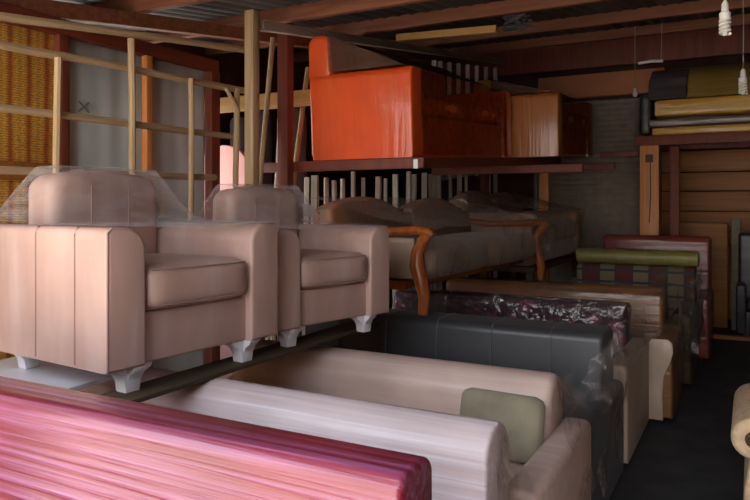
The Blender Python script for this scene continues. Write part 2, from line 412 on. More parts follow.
def post(name, x, y, w, d, z1, mk, label, cat='post', z0=0):
    return tag(MB().box(x-w/2, x+w/2, y-d/2, y+d/2, z0, z1, .006).build(name, M[mk]), label, cat)
post('partition_post', PX+.03, 2.566, .05, .07, 2.45, 'oxide', 'dark red post between the yellow mat and the grey sheets')
post('partition_upright', PX+.04, 3.18, .05, .055, 2.45, 'orpost', 'narrow orange wooden upright between the two grey sheets')
post('partition_post', PX+.03, 3.80, .07, .09, 2.45, 'oxide', 'dark red post at the far end of the grey sheets')
tag(MB().box(PX-.03, PX+.05, YF, 3.85, 2.452, 2.54, .006).build('top_rail', M['reddark']), 'dark red rail running along the top of the left partition', 'rail')
pm = at_x(0, 137, PX+.03); 
bt = MB().box(PX+.004, PX+.03, .3, 2.525, 1.63, 1.73, .004).build('batten', M['board'], wm); bt['label'] = 'brown wooden batten'

# ------------------------------------------------------------------ bare lattice frame leaning in front of the partition
LX = -3.12
def pole(mb, a_, b_, r): 
    p, q = at_x(*a_, LX), at_x(*b_, LX)
    mid = [(p.lerp(q, t) + Vector((random.uniform(-.006,.006), 0, random.uniform(-.006,.006)))) for t in (0,.2,.4,.6,.8,1)]
    mb.tube(mid, r, 8); return mb
lat = thing('lattice_frame', 'large bare pole lattice frame standing before the mat and grey sheets', 'wooden frame', (LX, 2.9, 0))
def lpart(name, a_, b_, r, mk='rawwoodY', off=0):
    ob = pole(MB(), a_, b_, r).build(name, M[mk]); 
    ob.parent = lat; ob.matrix_parent_inverse = Matrix.Translation((-LX+off, -2.9, 0)); return ob
lpart('rail', (-60, 7), (256, 51), .022)
lpart('rail', (-60, 33), (247, 91), .022)
lpart('rail', (-60, 101), (234, 136), .020)
lpart('rail', (-60, 168), (215, 178), .020)
lpart('upright', (127, 39), (131, 330), .020, 'rawwood', .03)
lpart('upright', (54, 58), (50, 360), .020, 'rawwood', .03)
lpart('upright', (187, 80), (189, 310), .018, 'rawwood', .03)
lpart('upright', (234, 89), (231, 300), .020, 'rawwood', .03)
lpart('brace', (220, 89), (232, 108), .015, 'rawwood', .05)
p1 = at_x(252, 20, -3.0); 
post('timber_post', p1.x, p1.y, .075, .075, roof_z(p1.y)-.0, 'rawwood', 'thick pale timber post at the end of the pole lattice frame')

# dark corner behind the partition
tag(MB().box(-4.7, -2.98, 4.62, 4.66, 2.30, 2.43, .005).build('cross_board', M['yellowtimber']), 'yellow brown board running across the dark corner behind the lattice frame', 'board')
hb = MB(); pts = [(-4.62,0),(-4.05,0),(-4.05,1.86)] + arc(-4.335,1.86,.285,0,180,12,.2) 
hb.prism(pts, 5.0, 5.05, 'Y', .01)
tag(hb.build('headboard', M['pinkboard']), 'pink round topped headboard standing in the dark corner beyond the far red post', 'headboard')
def lean(a_, b_, X, r, label, mk='rawwood', name='leaning_pole', group='loose poles behind the red post'):
    p, q = at_x(*a_, X), at_x(*b_, X)
    q2 = p + (q-p)*((p.z)/(p.z-q.z)); q2 = Vector((q2.x+.02, q2.y, .02))
    tag(MB().tube([p.lerp(q2, t/5) for t in range(6)], r, 8).build(name, M[mk]), label, 'pole', group)
lean((273, 38), (261, 162), -3.25, .020, 'thin pale pole leaning between the timber post and the red post')
lean((283, 70), (277, 165), -3.45, .016, 'thin dull pole leaning just behind the red steel post', 'slat')
lean((308, 68), (295, 165), -3.3, .022, 'pale pole leaning between the red post and the orange sofa')
rl = MB().lathe([(.0,.0),(.13,.0),(.13,2.25),(.10,2.36),(.0,2.38)], 20)
ob = rl.build('vinyl_roll', M['greyvinyl']); q = at_y(292, 100, 5.0); ob.location = (q.x, 5.0, 0)
tag(ob, 'dark grey roll of sheeting standing upright behind the red post', 'roll')
for k, (px, top) in enumerate(((240, 118), (262, 112))):
    q = at_y(px, top, 5.5)
    ob = MB().lathe([(.0,.0),(.10,.0),(.10,q.z-.04),(.07,q.z),(.0,q.z)], 16).build('vinyl_roll', M['greyvinyl']); ob.location = (q.x, 5.5, 0)
    tag(ob, ('dark grey roll standing beside the pink headboard', 'dark grey roll standing behind the thin pale pole')[k], 'roll')

# ------------------------------------------------------------------ raised rack with the orange sofas
post('steel_post', -3.11, 4.30, .095, .085, roof_z(4.3)+.05, 'oxide', 'tall red oxide steel post carrying the rack of orange sofas')
tag(MB().box(-3.5, -1.98, 4.345, 4.42, 1.755, 1.83, .005).build('rack_beam', M['oxide']), 'red steel cross beam under the near end of the bright orange sofa', 'beam')
TILT = math.radians(3.4)
def rackpt(y): return 1.83 + (y-4.35)*math.tan(TILT)
for x, lab in ((-2.02, 'dark red long beam along the aisle side of the orange sofas'), (-2.86, 'dark red long beam under the wall side of the orange sofas')):
    tag(MB().bar((x, 4.425, rackpt(4.42)-.04), (x, 8.35, rackpt(8.35)-.04), .06, .075).build('rack_beam', M['reddark']), lab, 'beam')
z = rackpt(6.7)
tag(MB().box(-2.95, -1.40, 6.70, 6.76, z-.155, z-.078, .004).build('rack_beam', M['reddark']), 'dark red cross beam where the two orange sofas meet', 'beam')
z = rackpt(8.2)
tag(MB().box(-2.95, -1.35, 8.17, 8.23, z-.155, z-.078, .004).build('rack_beam', M['reddark']), 'dark red cross beam under the far end of the rust orange sofa', 'beam')
post('rack_post', -2.15, 8.2, .11, .10, rackpt(8.2)-.158, 'orpost', 'orange wooden post under the far end of the orange sofa rack')
post('rack_post', -2.90, 8.2, .09, .09, rackpt(8.2)-.158, 'oxide', 'dark red post behind the settees under the far rack end')

def clip(px, py, y):
    pass

# ------------------------------------------------------------------ sofas
def sofa(name, label, group, loc, rotz, W, D, H, mat, ah=.58, aw=.16, bt=.24, top=.09, mats=None, seams=0, tilt=0, feet=True, cat='sofa', inset=.02, cushions=2, bev=.035, footh=.05):
    """faces local -Y; origin on the floor in the middle"""
    mt = {'base': mat, 'seat_cushion': mat, 'backrest': mat, 'arm': mat}
    mt.update(mats or {})
    t = thing(name, label, cat, loc, (tilt, 0, rotz), group)
    w, d = W/2, D/2
    MB().box(-w+.02, w-.02, -d+.03, d-.02, footh, .30, .015, 3).build('base', mt['base'], t)
    cw = (W-2*aw)/cushions
    for i in range(cushions):
        x0 = -w+aw+cw*i
        MB().soft(x0+.004, x0+cw-.004, -d+.01, d-bt-.005, .302, .46, 5, 8, puff=.015).build('seat_cushion', mt['seat_cushion'], t)
    # backrest profile (y,z), rounded top, slightly raked front
    y0, y1 = d-bt, d
    prof = [(y1, footh+.03)] + arc(y1-top, H-top, top, 0, 90, 7) + arc(y0+top+.02, H-top, top, 90, 180, 7) + [(y0-.0, footh+.03)]
    b = MB(); b.prism(prof, -w+inset, w-inset, 'X', bev, 4)
    b.mi = 1
    for i in range(seams):
        xs = -w + W*(i+1)/(seams+1)
        lp = [(xs, y, z) for y, z in prof[1:]]
        b.tube([(xs, y0-.001, .5)] + [(xs, y+( -.001), z+.001) for y, z in reversed(prof[1:-1])], .004, 6)
    bk = b.build('backrest', [mt['backrest'], M['blackseam']], t)
    for s in (-1, 1):
        xa, xb = (s*w, s*(w-aw)); x0, x1 = min(xa, xb), max(xa, xb)
        r = aw*.28
        pr = [(x0, footh)] + arc(x0+r, ah-r, r, 180, 90, 6) + arc(x1-r, ah-r, r, 90, 0, 6) + [(x1, footh)]
        MB().prism(pr, -d, d-.03 if inset >= 0 else d-bt, 'Y', .02, 3).build('arm', mt['arm'], t)
    if feet:
        for sx in (-1, 1):
            for sy in (-1, 1):
                f = MB().box(sx*(w-.1)-.03, sx*(w-.1)+.03, sy*(d-.1)-.03, sy*(d-.1)+.03, 0, footh+.01, .006)
                f.build('foot', M['darkfoot'], t)
    return t
def ybox(X0, X1, Y0, Y1): return ((X0+X1)/2, (Y0+Y1)/2, 0), X1-X0, Y1-Y0

ROW = 'sofas packed in rows along the aisle'
loc, W, D = ybox(-2.62, -.50, .30, 1.19)
sofa('wrapped_sofa', 'crimson sofa tightly wound in shiny stretch film, nearest of all', ROW, loc, 0, W, D, 1.035, M['red'], .6, .18, .16, .03, bev=.014)
loc, W, D = ybox(-2.55, -.66, 1.24, 2.16)
w1 = sofa('wrapped_sofa', 'pale pink sofa in glossy film directly behind the crimson sofa', ROW, loc, 0, W, D, .83, M['cream'], .58, .17, .24, .11)
loc, W, D = ybox(-2.55, -.60, 2.19, 3.10)
w2 = sofa('wrapped_sofa', 'cream pink sofa in front of the charcoal sofa, olive cushion on it', ROW, loc, 0, W, D, .775, M['cream2'], .575, .125, .27, .12, inset=.125)
loc, W, D = ybox(-2.60, -.61, 3.13, 4.03)
blk = sofa('leather_sofa', 'charcoal leatherette sofa with stitched back, in front of the maroon floral sofa', ROW, loc, 0, W, D, .83, M['black'], .54, .15, .34, .05, seams=5, inset=.06, bev=.025)
loc, W, D = ybox(-2.55, -.60, 4.06, 5.02)
mar = sofa('floral_sofa', 'dark maroon floral sofa with beige outer arm panel, behind the charcoal sofa', ROW, loc, 0, W, D, .84, M['maroon'], .60, .12, .26, .06, mats={'arm': M['beige'], 'base': M['beige']}, inset=.11)
loc, W, D = ybox(-2.55, -.46, 5.06, 6.05)
brn = sofa('wrapped_sofa', 'copper brown sofa under crinkled film between the maroon and tartan sofas', ROW, loc, 0, W, D, .842, M['brown'], .57, .16, .30, .08, inset=.13)
af = MB(); w_, d_ = W/2, D/2
af.prism([(w_-.16+a_, b_) for a_, b_ in [(.0,.04),(.10,.04),(.095,.2),(.105,.34),(.14,.42),(.165,.50),(.16,.565),(.13,.59),(.03,.585),(0,.55)]], -d_-.022, -d_-.001, 'Y', .005, 2)
ob = af.build('arm_front', M['beige'], brn); ob['label'] = 'pale beige arm front with a curved edge'
loc, W, D = ybox(-1.52, -.42, 6.10, 7.15)
tar = sofa('tartan_sofa', 'tartan check sofa carrying an olive yellow roll along its top', ROW, loc, 0, W, D, .93, M['tartan'], .62, .15, .28, .05, mats={'arm': M['plank'], 'base': M['plank']})
rb = MB(); rb.tube([(x, 0, 0) for x in [-1.04, -1.035]+[-1.02+.06*i for i in range(19)]+[.07,.075]], [.02, .05]+[.072+.003*math.sin(i*1.3) for i in range(19)]+[.05, .02], 18)
ro = rb.build('bolster', M['green']); ro.location = (-.48, 6.99, 1.003)
tag(ro, 'long olive yellow bolster lying on top of the tartan sofa back', 'bolster')
loc, W, D = ybox(-1.46, -.34, 7.2, 8.2)
sofa('wrapped_sofa', 'dark red high backed sofa in film behind the olive yellow bolster', ROW, loc, 0, W, D, 1.17, M['dkred'], .62, .16, .26, .07)

# olive cushion
cu = MB().soft(-.18, .18, -.045, .045, -.13, .13, 3.2, 8)
ob = cu.build('cushion', M['olive']); ob.location = (-.90, 2.735, .60); ob.rotation_euler = (math.radians(-14), 0, math.radians(-4))
tag(ob, 'olive green cushion propped against the back of the cream pink sofa', 'cushion')

# loose film on the sofas (parts of the sofa they wrap)
def film_on(root, pa, label='clear plastic film hanging loose', mat='filmdark', **kw):
    mb = MB()
    inv = root.matrix_basis.inverted() if True else None
    T = (Matrix.Translation(root.location) @ root.rotation_euler.to_matrix().to_4x4()).inverted()
    for i, q in enumerate(pa): mb.patch(*[T @ Vector(v) for v in q], seed=i+1, **kw)
    ob = mb.build('plastic_film', M[mat], root); ob['label'] = label
    return ob
film_on(w1, [((-.60,1.90,.42),(-.575,2.17,.48),(-.60,2.14,.62),(-.67,2.05,.81)), ((-.64,1.93,.30),(-.64,2.16,.30),(-.65,2.12,.80),(-.65,1.95,.80))], wob=.03)
film_on(w2, [((-.585,2.68,.30),(-.585,3.06,.30),(-.70,3.05,.77),(-.70,2.90,.77)), ((-.575,2.55,.585),(-.585,3.05,.585),(-.71,3.05,.775),(-.71,2.90,.775))], wob=.03)
film_on(blk, [((-.585,3.15,.20),(-.585,3.75,.22),(-.60,3.72,.86),(-.72,3.62,.70)), ((-.58,3.20,.55),(-.58,3.62,.56),(-.60,3.72,.85),(-.75,3.35,.60)), ((-.58,3.70,.30),(-.58,4.0,.45),(-.61,4.0,.84),(-.60,3.70,.86))], wob=.05, freq=4)
film_on(mar, [((-.66,4.10,.605),(-.57,4.95,.60),(-.60,4.98,.82),(-.72,4.75,.83)), ((-1.9,4.72,.80),(-.72,4.72,.78),(-.72,4.80,.855),(-1.9,4.80,.855))], wob=.035)
film_on(brn, [((-.44,5.2,.3),(-.44,6.0,.3),(-.50,6.0,.84),(-.45,5.2,.60)), ((-1.7,5.70,.79),(-.6,5.70,.79),(-.6,5.95,.862),(-1.7,5.95,.862))], wob=.04)
film_on(tar, [((-.40,6.3,.3),(-.38,7.1,.3),(-.40,7.1,.95),(-.40,6.3,.66)),((-.55,6.05,.3),(-.36,6.15,.3),(-.40,6.3,.7),(-.6,6.2,.72)),((-.8,6.2,.64),(-.41,6.2,.64),(-.41,6.9,.92),(-.8,6.85,.92))], wob=.05)

# orange sofas on the rack
def rack_sofa(label, x_front, y0, y1, D, H, ah, mat, fm):
    W = y1-y0
    yc = (y0+y1)/2
    t = sofa('wrapped_sofa', label, 'orange sofas on the raised rack', (x_front-D/2, yc, rackpt(yc)+.004), PI/2, W, D, H, mat, ah, .22, .22, .08, feet=False, footh=.0)
    t.rotation_euler = Euler((0, 0, PI/2)); 
    t.rotation_euler = (Matrix.Rotation(TILT, 3, 'X') @ Matrix.Rotation(PI/2, 3, 'Z')).to_euler()
    # stretch film from arm fronts up to the back
    w, d = W/2, D/2
    mb = MB()
    mb.patch((-w+.004, -d+.06, ah+.008), (w-.004, -d+.06, ah+.008), (w-.004, d-.14, H+.004), (-w+.004, d-.14, H+.004), 24, 10, wob=.012, sag=.02)
    mb.patch((-w-.004, -d+.06, ah+.006), (-w-.004, d-.20, ah+.006), (-w-.004, d-.20, H-.01), (-w-.004, d-.24, H-.03), 10, 10, wob=.008)
    f = mb.build('plastic_film', M[fm], t); f['label'] = 'hazy film stretched over the seat'
    mb = MB()
    mb.patch((-w+.15, -d-.006, .02), (w-.15, -d-.006, .02), (w-.15, -d-.002, ah-.02), (-w+.15, -d-.002, ah-.02), 24, 8, wob=.006)
    f = mb.build('plastic_film', M['filmred'], t); f['label'] = 'reddish film stretched down the front'
    return t
rack_sofa('bright orange sofa in stretch film at the near end of the raised rack', -2.06, 4.35, 6.62, .87, .93, .64, M['orange'], 'filmorange')
rack_sofa('rust orange sofa further along the raised rack behind the bright orange one', -1.62, 6.70, 8.35, .87, .80, .62, M['orange2'], 'filmorange')
for (px, py, Y, lab) in ((412, 164, 4.33, 'small white clip on the rack beam below the bright orange sofa corner'), (511, 162, 6.69, 'small white clip on the rack beam where the orange sofas meet')):
    p = at_y(px, py, Y)
    if Y < 5: p.x = -2.03
    hh = .033 if Y < 5 else .033
    tag(MB().box(p.x-.018, p.x+.018, Y-.006, Y+.012, p.z-hh, p.z+hh, .004).build('beam_clip', M['white']), lab, 'clip')

# row of upright slats under the rack
for k in range(24):
    px = 303 + k*9.3 + random.uniform(-1.5, 1.5)
    p = at_x(px, 180, -2.98)
    if p.y > 8.9: break
    if abs(p.y-8.2) < .16: continue
    tp = 1.72 + .055*(p.y-4.3) + random.uniform(-.06, .02)
    sl = MB().bar((0,0,0), (random.uniform(-.02,.02), random.uniform(-.05,.05), tp), random.choice((.035,.045,.055)), .03)
    ob = sl.build('upright_slat', M['slat']); ob.location = (-3.0+random.uniform(-.03,.03), p.y, .003)
    tag(ob, 'pale grey wooden slat standing upright under the rack behind the settees', 'slat', 'upright slats under the orange sofa rack')

# grey rafter and ladder frame above the orange sofas
tag(MB().bar((-3.0, 3.86, roof_z(3.86)-.09), (-3.0, 9.3, roof_z(9.3)-.09), .05, .07).build('rafter', M['greywood']), 'weathered grey rafter running above the back of the orange sofas', 'rafter')
fr = thing('slatted_frame', 'grey slatted bed frame standing behind the orange sofas near the roof', 'wooden frame', (-3.13, 7.5, 0))
for px in range(446, 516, 9):
    p = at_x(px, 70, -3.06)
    if p.y > 9.6: break
    MB().bar((0, p.y-7.5, 1.75+.05*(p.y-6)), (0, p.y-7.5, roof_z(p.y)-.16), .05, .03).build('slat', M['slat'], fr)
a, b = at_x(440, 60, -3.06).y, 9.3
MB().bar((0, a-7.5, 2.62), (0, b-7.5, 2.88), .05, .04).build('rail', M['slat'], fr)
MB().bar((0, a-7.5, 1.78), (0, b-7.5, 2.0), .05, .04).build('rail', M['slat'], fr)
for y in (a, b): MB().bar((0, y-7.5, 0), (0, y-7.5, roof_z(y)-.16), .05, .04).build('frame_leg', M['slat'], fr)
p, q = at_y(397, 38, 5.22), at_y(497, 29, 5.22)
tag(MB().bar(p, q, .045, .06).build('timber_batten', M['yellowtimber']), 'short yellow timber batten fixed below the dark roof purlin', 'batten')
# tangled wire at the end of the batten
w_ = MB(); pts = []
for i in range(60):
    pts.append((q.x+.16+.10*math.sin(i*1.7)+.02*math.sin(i*.6), 5.18+.05*math.cos(i*1.1), q.z+.02+.05*math.sin(i*.9+1)))
w_.tube(pts, .007, 5)
tag(w_.build('wire_tangle', M['blackfilm']), 'dark tangle of wire hanging at the end of the yellow batten', 'wire')

# ------------------------------------------------------------------ planks and white board under the armchairs
PZ = .832
tag(MB().box(-1.96, -1.81, 1.50, 3.38, PZ, PZ+.018, .003).build('plank', M['plank']), 'dark brown plank under the front feet of the two pink armchairs', 'plank')
tag(MB().box(-2.62, -2.36, 2.03, 3.42, PZ, PZ+.018, .003).build('plank', M['plank']), 'dark brown plank under the back feet of the two pink armchairs', 'plank')
wb = MB().box(-.31, .31, -.31, .31, 0, .018, .002).build('shelf_board', M['whiteboard']); wb.location = (-2.44, 1.68, PZ); wb.rotation_euler = (0, 0, math.radians(6))
tag(wb, 'white laminate board lying under the near side of the nearer armchair', 'board')

# ------------------------------------------------------------------ pink armchairs
def armchair(label, loc, rotz):
    W, D, AH, H, B = .83, .78, .575, .79, .092
    w, d, aw = W/2, D/2, .158
    t = thing('armchair', label, 'armchair', loc, (0, 0, rotz), 'pink armchairs on top of the sofas')
    b = MB(); b.box(-w+aw-.01, w-aw+.01, -d+.035, d-.02, B, .272, .012, 3); b.build('seat_base', M['pink'], t)
    c = MB(); c.soft(-w+aw+.004, w-aw-.004, -d+.0, d-.22, .275, .435, 5.5, 12, puff=.012)
    c.mi = 1
    for zz in (.292, .42):
        c.tube([(-w+aw+.03+(W-2*aw-.06)*i/10, -d+.004-.012*(1-((i-5)/5)**2)+.006, zz) for i in range(11)], .0035, 6)
    c.build('seat_cushion', [M['pink'], M['pinkseam']], t)
    for s in (-1, 1):
        # outline in x,z : outer side straight, top rolls over to the inside
        ro, ri = .03, .085
        pr = [(s*w, B)] + [(s*(w-ro+ro*math.cos(math.radians(a))), AH-ro+ro*math.sin(math.radians(a))) for a in range(0, 91, 15)] \
             + [(s*(w-aw+ri-ri*math.sin(math.radians(a))), AH-ri+ri*math.cos(math.radians(a))) for a in range(0, 91, 10)] + [(s*(w-aw), B)]
        m = MB(); m.prism(pr, -d, d-.01, 'Y', .016, 4)
        m.mi = 1
        for yy in (-.21, .03):
            m.tube([(s*(w+.0005), yy, B+.01), (s*(w+.0005), yy, AH-.03), (s*(w-.008), yy, AH-.006), (s*(w-.05), yy, AH+.0005)], .0035, 6)
        # front edge piping
        m.tube([(s*(w-.004), -d+.004, B+.005), (s*(w-.004), -d+.004, AH-.02), (s*(w-.02), -d+.004, AH-.003)], .004, 6)
        m.build('arm', [M['pink'], M['pinkseam']], t)
    # back: rounded slab, narrower and rolled at the top
    bk = MB(); x = w-aw+.012
    out = [(-x, B+.05), (-x, .62)] + arc(-x+.09, H-.085, .09, 180, 95, 6, .075) + [(0, H+.012)] + arc(x-.09, H-.085, .09, 85, 0, 6, .075) + [(x, .62), (x, B+.05)]
    bk.prism(out, d-.21, d-.01, 'Y', .06, 6)
    bk.mi = 1
    for xs in (-x/3, x/3):
        bk.tube([(xs, d-.2105, .43), (xs, d-.2105, H-.06), (xs, d-.185, H-.010), (xs, d-.15, H+.006), (xs, d-.07, H+.006), (xs, d-.03, H-.012)], .0035, 6)
    bk.build('backrest', [M['pink'], M['pinkseam']], t)
    # rear panel
    MB().box(-w+.02, w-.02, d-.06, d-.008, B, .56, .012, 3).build('back_panel', M['pink'], t)
    # white bracket feet
    for sx in (-1, 1):
        for sy in (-1, 1):
            cx, cy = sx*(w-.135), sy*(d-.075)
            prof = [(-.085, B), (-.078, B-.016), (-.05, B-.03), (-.034, B-.055), (-.028, 0), (.028, 0), (.034, B-.055), (.05, B-.03), (.078, B-.016), (.085, B)]
            f = MB(); f.prism([(cx+u, v) for u, v in prof], cy-.028, cy+.028, 'Y', .003, 2)
            f.prism([(cy+u*.8, v) for u, v in prof], cx-.024, cx+.024, 'X', .003, 2)
            f.build('leg', M['whiteleg'], t)
    # clear film: flat over the arms, tented up over the back
    def fn(u, v):
        X = -w-.012+(W+.024)*u; Y = -d-.012+(D+.02)*v
        zz = AH+.006
        side = min(1, min(u, 1-u)/.22)
        k = max(0, (v-.50)/.25); k = min(1, k); k = k*k*(3-2*k)
        zz += (H-AH+.012)*k*side*(1 if v < .93 else max(0, 1-(v-.93)/.07)**.5)
        zz += .006*mnoise.noise(Vector((X*9, Y*9, 3))) - .012*math.sin(PI*u)*max(0, 1-v*2)
        return Vector((X, Y, zz))
    fm = MB(); fm.grid(fn, 40, 30)
    f = fm.build('plastic_film', M['film'], t); f['label'] = 'clear plastic film stretched over arms and back'
    return t
ac = armchair('dusty pink armchair under clear film, the nearer one, above the crimson sofa', (-2.20, 2.02, PZ+.019), math.radians(84.6))
c2 = dup(ac, (-2.095, 2.92, PZ+.019), (0, 0, math.radians(76)), 'dusty pink armchair under clear film, farther one, beside the wooden armed settee')
c2.scale = (.90, .94, .94)

# ------------------------------------------------------------------ settees with wooden arms
def settee(label, loc, rotz, L, covered=False):
    t = thing('settee', label, 'settee', loc, (0, 0, rotz), 'taupe settees under film on top of the sofas')
    w, D = L/2, .80; d = D/2
    MB().box(-w+.05, w-.05, -d+.14, d-.08, .13, .185, .01).build('seat_rail', M['polish'], t)
    n = 2
    cw = (L-.14)/n
    for i in range(n):
        x0 = -w+.07+cw*i
        MB().soft(x0+.003, x0+cw-.003, -d+.0, d-.2, .187, .40, 4.2, 10, puff=.02).build('seat_cushion', M['taupe2'], t)
    # back: each half has a raised shoulder
    for i in range(n):
        x0 = -w+.04+(L-.08)/n*i; x1 = x0+(L-.08)/n
        out = [(x0+.01, .24)] + [(x0+(x1-x0)*q, .60+.115*math.sin(PI*min(1, q*1.15+.03))**.6) for q in [k/14 for k in range(15)] if True] + [(x1-.01, .24)]
        lean_m = Matrix.Translation((0, d-.18, .24)) @ Matrix.Rotation(math.radians(-9), 4, 'X') @ Matrix.Translation((0, 0, -.24))
        MB().prism(out, -.02, .15, 'Y', .045, 5, mat=lean_m).build('back_cushion', M['taupe'], t)
        # loose scatter pillow
    MB().box(-w+.05, w-.05, d-.06, d-.02, .15, .62, .01).build('back_frame', M['polish'], t)
    if covered:
        for s in (-1, 1):
            MB().soft(s*(w-.09)-.09, s*(w-.09)+.09, -d-.02, d-.1, .0, .49, 4, 9).build('arm', M['taupe'], t)
        MB().soft(-w+.1, w-.1, -d+.02, d-.1, .0, .24, 5, 8).build('base', M['taupe2'], t)
    for s in (() if covered else (-1, 1)):
        pts = [(0, -d-.005, .0), (0, -d-.012, .10), (0, -d+.008, .20), (0, -d+.035, .29), (0, -d+.03, .37), (0, -d-.005, .43), (0, -d-.03, .475)]
        g = MB(); g.tube([(s*(w-.03)+x_, y_, z_) for x_, y_, z_ in pts], [.032, .036, .044, .046, .038, .033, .036], 12, 1.0)
        g.build('leg', M['polish'], t)
        a_ = MB(); a_.tube([(s*(w-.03), y_, z_) for y_, z_ in ((-d-.07, .465), (-d-.05, .485), (-d+.05, .492), (-d+.25, .48), (-d+.45, .475), (d-.10, .50))], [.016, .026, .03, .028, .026, .026], 12, 1.5)
        a_.build('armrest', M['polish'], t)
        MB().bar((s*(w-.05), d-.07, 0), (s*(w-.05), d-.03, .60), .045).build('leg', M['polish'], t)
        MB().soft(s*(w-.05)-.02, s*(w-.05)+.02, -d+.06, d-.08, .2, .45, 3, 6).build('side_panel', M['taupe2'], t)
    # film stretched from the armrests up to the back, hanging a little in front
    f = MB()
    f.patch((-w-.0, -d-.075, .497), (w+.0, -d-.075, .497), (w+.0, d-.02, .70), (-w-.0, d-.02, .70), 30, 12, wob=.02, sag=.0, freq=3)
    f2 = MB()
    f2.patch((-w+.06, -d-.03, .20), (w-.05, -d-.03, .20), (w-.02, -d-.072, .49), (-w+.02, -d-.072, .49), 60, 16, wob=.03, freq=5)
    f2.patch((w+.03, -d-.05, .12), (w+.03, d, .2), (w+.01, d-.02, .70), (w+.01, -d-.07, .497), 20, 20, wob=.05, freq=5)
    o2 = f2.build('plastic_film', M['filmclear'], t); o2['label'] = 'crinkled clear plastic film'
    ob = f.build('plastic_film', M['filmhaze'], t); ob['label'] = 'cloudy plastic film'
    return t
st = settee('taupe settee with curved wooden arms under film, above the charcoal sofa', (-2.06, 4.88, .855), math.radians(88), 2.36)
s2 = settee('taupe settee under cloudy film farther back, reaching the grey roller shutter', (-2.12, 7.12, .94), math.radians(90), 1.96, True)
tb = thing('low_table', 'low dark wooden table carrying the farther taupe settee', 'table', (-2.12, 7.12, 0))
MB().box(-.42, .42, -1.0, 1.0, .89, .937, .006).build('table_top', M['plank'], tb)
for sx in (-1, 1):
    for sy in (-1, 1): MB().box(sx*.36-.03, sx*.36+.03, sy*.92-.03, sy*.92+.03, 0, .89, .005).build('leg', M['plank'], tb)

# ------------------------------------------------------------------ back of the shop
sh = thing('roller_shutter', 'grey brown roller shutter on the back wall left of the orange pillar', 'shutter', (-2.0, 10.1, 0))
def shf(u, v):
    z = .0+2.98*v
    return Vector((-.75+1.5*u, -.012*abs(math.sin(z*PI/.075)), z))
s_ = MB().grid(shf, 2, 240).build('shutter_curtain', M['shutter'], sh); sm = s_.modifiers.new('t', 'SOLIDIFY'); sm.thickness = .01
MB().box(-.80, -.75, -.05, .05, 0, 2.98, .004).build('guide_rail', M['greyvinyl'], sh)
MB().box(.75, .80, -.05, .05, 0, 2.98, .004).build('guide_rail', M['greyvinyl'], sh)
pp = thing('pillar', 'orange varnished pillar with a small dark plate, under the mustard sofa', 'pillar', (-1.0, 8.42, 0))
MB().box(-.10, .10, -.10, .10, 0, 2.17, .006).build('shaft', M['orpost'], pp)
MB().box(-.04, .04, -.112, -.101, 1.98, 2.07, .004).build('plate', M['rosette'], pp)
MB().tube([(.01, -.103, 1.98), (.015, -.104, 1.6), (.0, -.104, 1.3)], .006, 6).build('cable', M['rosette'], pp)
post('far_post', -.76, 8.62, .10, .08, 2.17, 'reddark', 'dark brown post just right of the orange pillar')
tag(MB().box(-1.55, -1.12, 8.36, 8.42, 2.06, 2.12, .004).build('tie_beam', M['reddark']), 'short dark red beam joining the orange pillar to the rack', 'beam')
tag(MB().box(-1.15, 1.9, 8.33, 8.40, 2.172, 2.28, .006).build('loft_beam', M['oxide']), 'dark red front beam carrying the mustard sofa', 'beam')
tag(MB().box(-1.15, 1.9, 9.10, 9.17, 2.172, 2.28, .006).build('loft_beam', M['oxide']), 'dark red rear beam carrying the mustard sofa', 'beam')
post('far_post', 1.75, 8.75, .12, .9, 2.17, 'oxide', 'dark red support beyond the right edge of the loft')
post('far_post', -1.0, 9.14, .08, .08, 2.17, 'oxide', 'dark red rear post behind the orange pillar')
ms = thing('wrapped_sofa', 'mustard yellow sofa bundled in film and black plastic on the high loft', 'sofa', (.25, 8.75, 2.282))
MB().box(-1.22, 1.25, -.45, .42, 0, .085, .02, 3).build('base', M['mustard'], ms)
mv = MB(); mv.soft(-1.26, 1.24, -.43, .40, .087, .195, 4, 10); mv.build('film_roll', M['mauve'], ms)
MB().soft(-1.20, 1.25, -.45, .42, .198, .40, 7, 10).build('seat_cushion', M['mustard'], ms)
MB().prism([(-.40, .405), (-.30, .62), (-.02, .80), (.38, .82), (.42, .405)], -1.14, 1.25, 'X', .05, 4).build('backrest', M['olivegold'], ms)
MB().prism([(-.43, .404), (-.33, .64), (-.05, .79), (.40, .79), (.43, .40)], -1.27, -.86, 'X', .03, 4).build('plastic_cover', M['greyfilm'], ms)
MB().soft(-1.38, -1.235, -.30, .36, .02, .52, 4, 8).build('plastic_end', M['blackfilm'], ms)
# brown boards at the back
bd = thing('board_partition', 'tall partition of wide brown boards right of the orange pillar at the back', 'partition', (0, 10.02, 0))
for i, (z0, z1) in enumerate(((.02, .50), (.50, .98), (.98, 1.42), (1.42, 1.68), (1.685, 1.93), (1.935, 2.22))):
    MB().box(-1.12, 1.2, -.02, .02, z0+.004, z1-.006, .005).build('board', M['board'], bd)
for (x0, x1, y, z1, lab, mk) in ((-1.0, -.24, 9.45, 1.28, 'brown headboard leaning before the wide brown boards at the back', 'board'), (-.20, -.10, 9.3, 1.34, 'narrow olive panel beside the brown headboard at the back', 'olive')):
    tag(MB().box(x0, x1, y, y+.05, 0, z1, .012).build('headboard', M[mk]), lab, 'headboard')
loc, W, D = ybox(-.14, 1.5, 8.8, 9.25)
sofa('wrapped_sofa', 'black plastic wrapped sofa at the far end of the aisle, right edge', None, (loc[0], loc[1]-.0, 0), 0, W, .44, 1.18, M['blackfilm'], .6, .1, .16, .05)

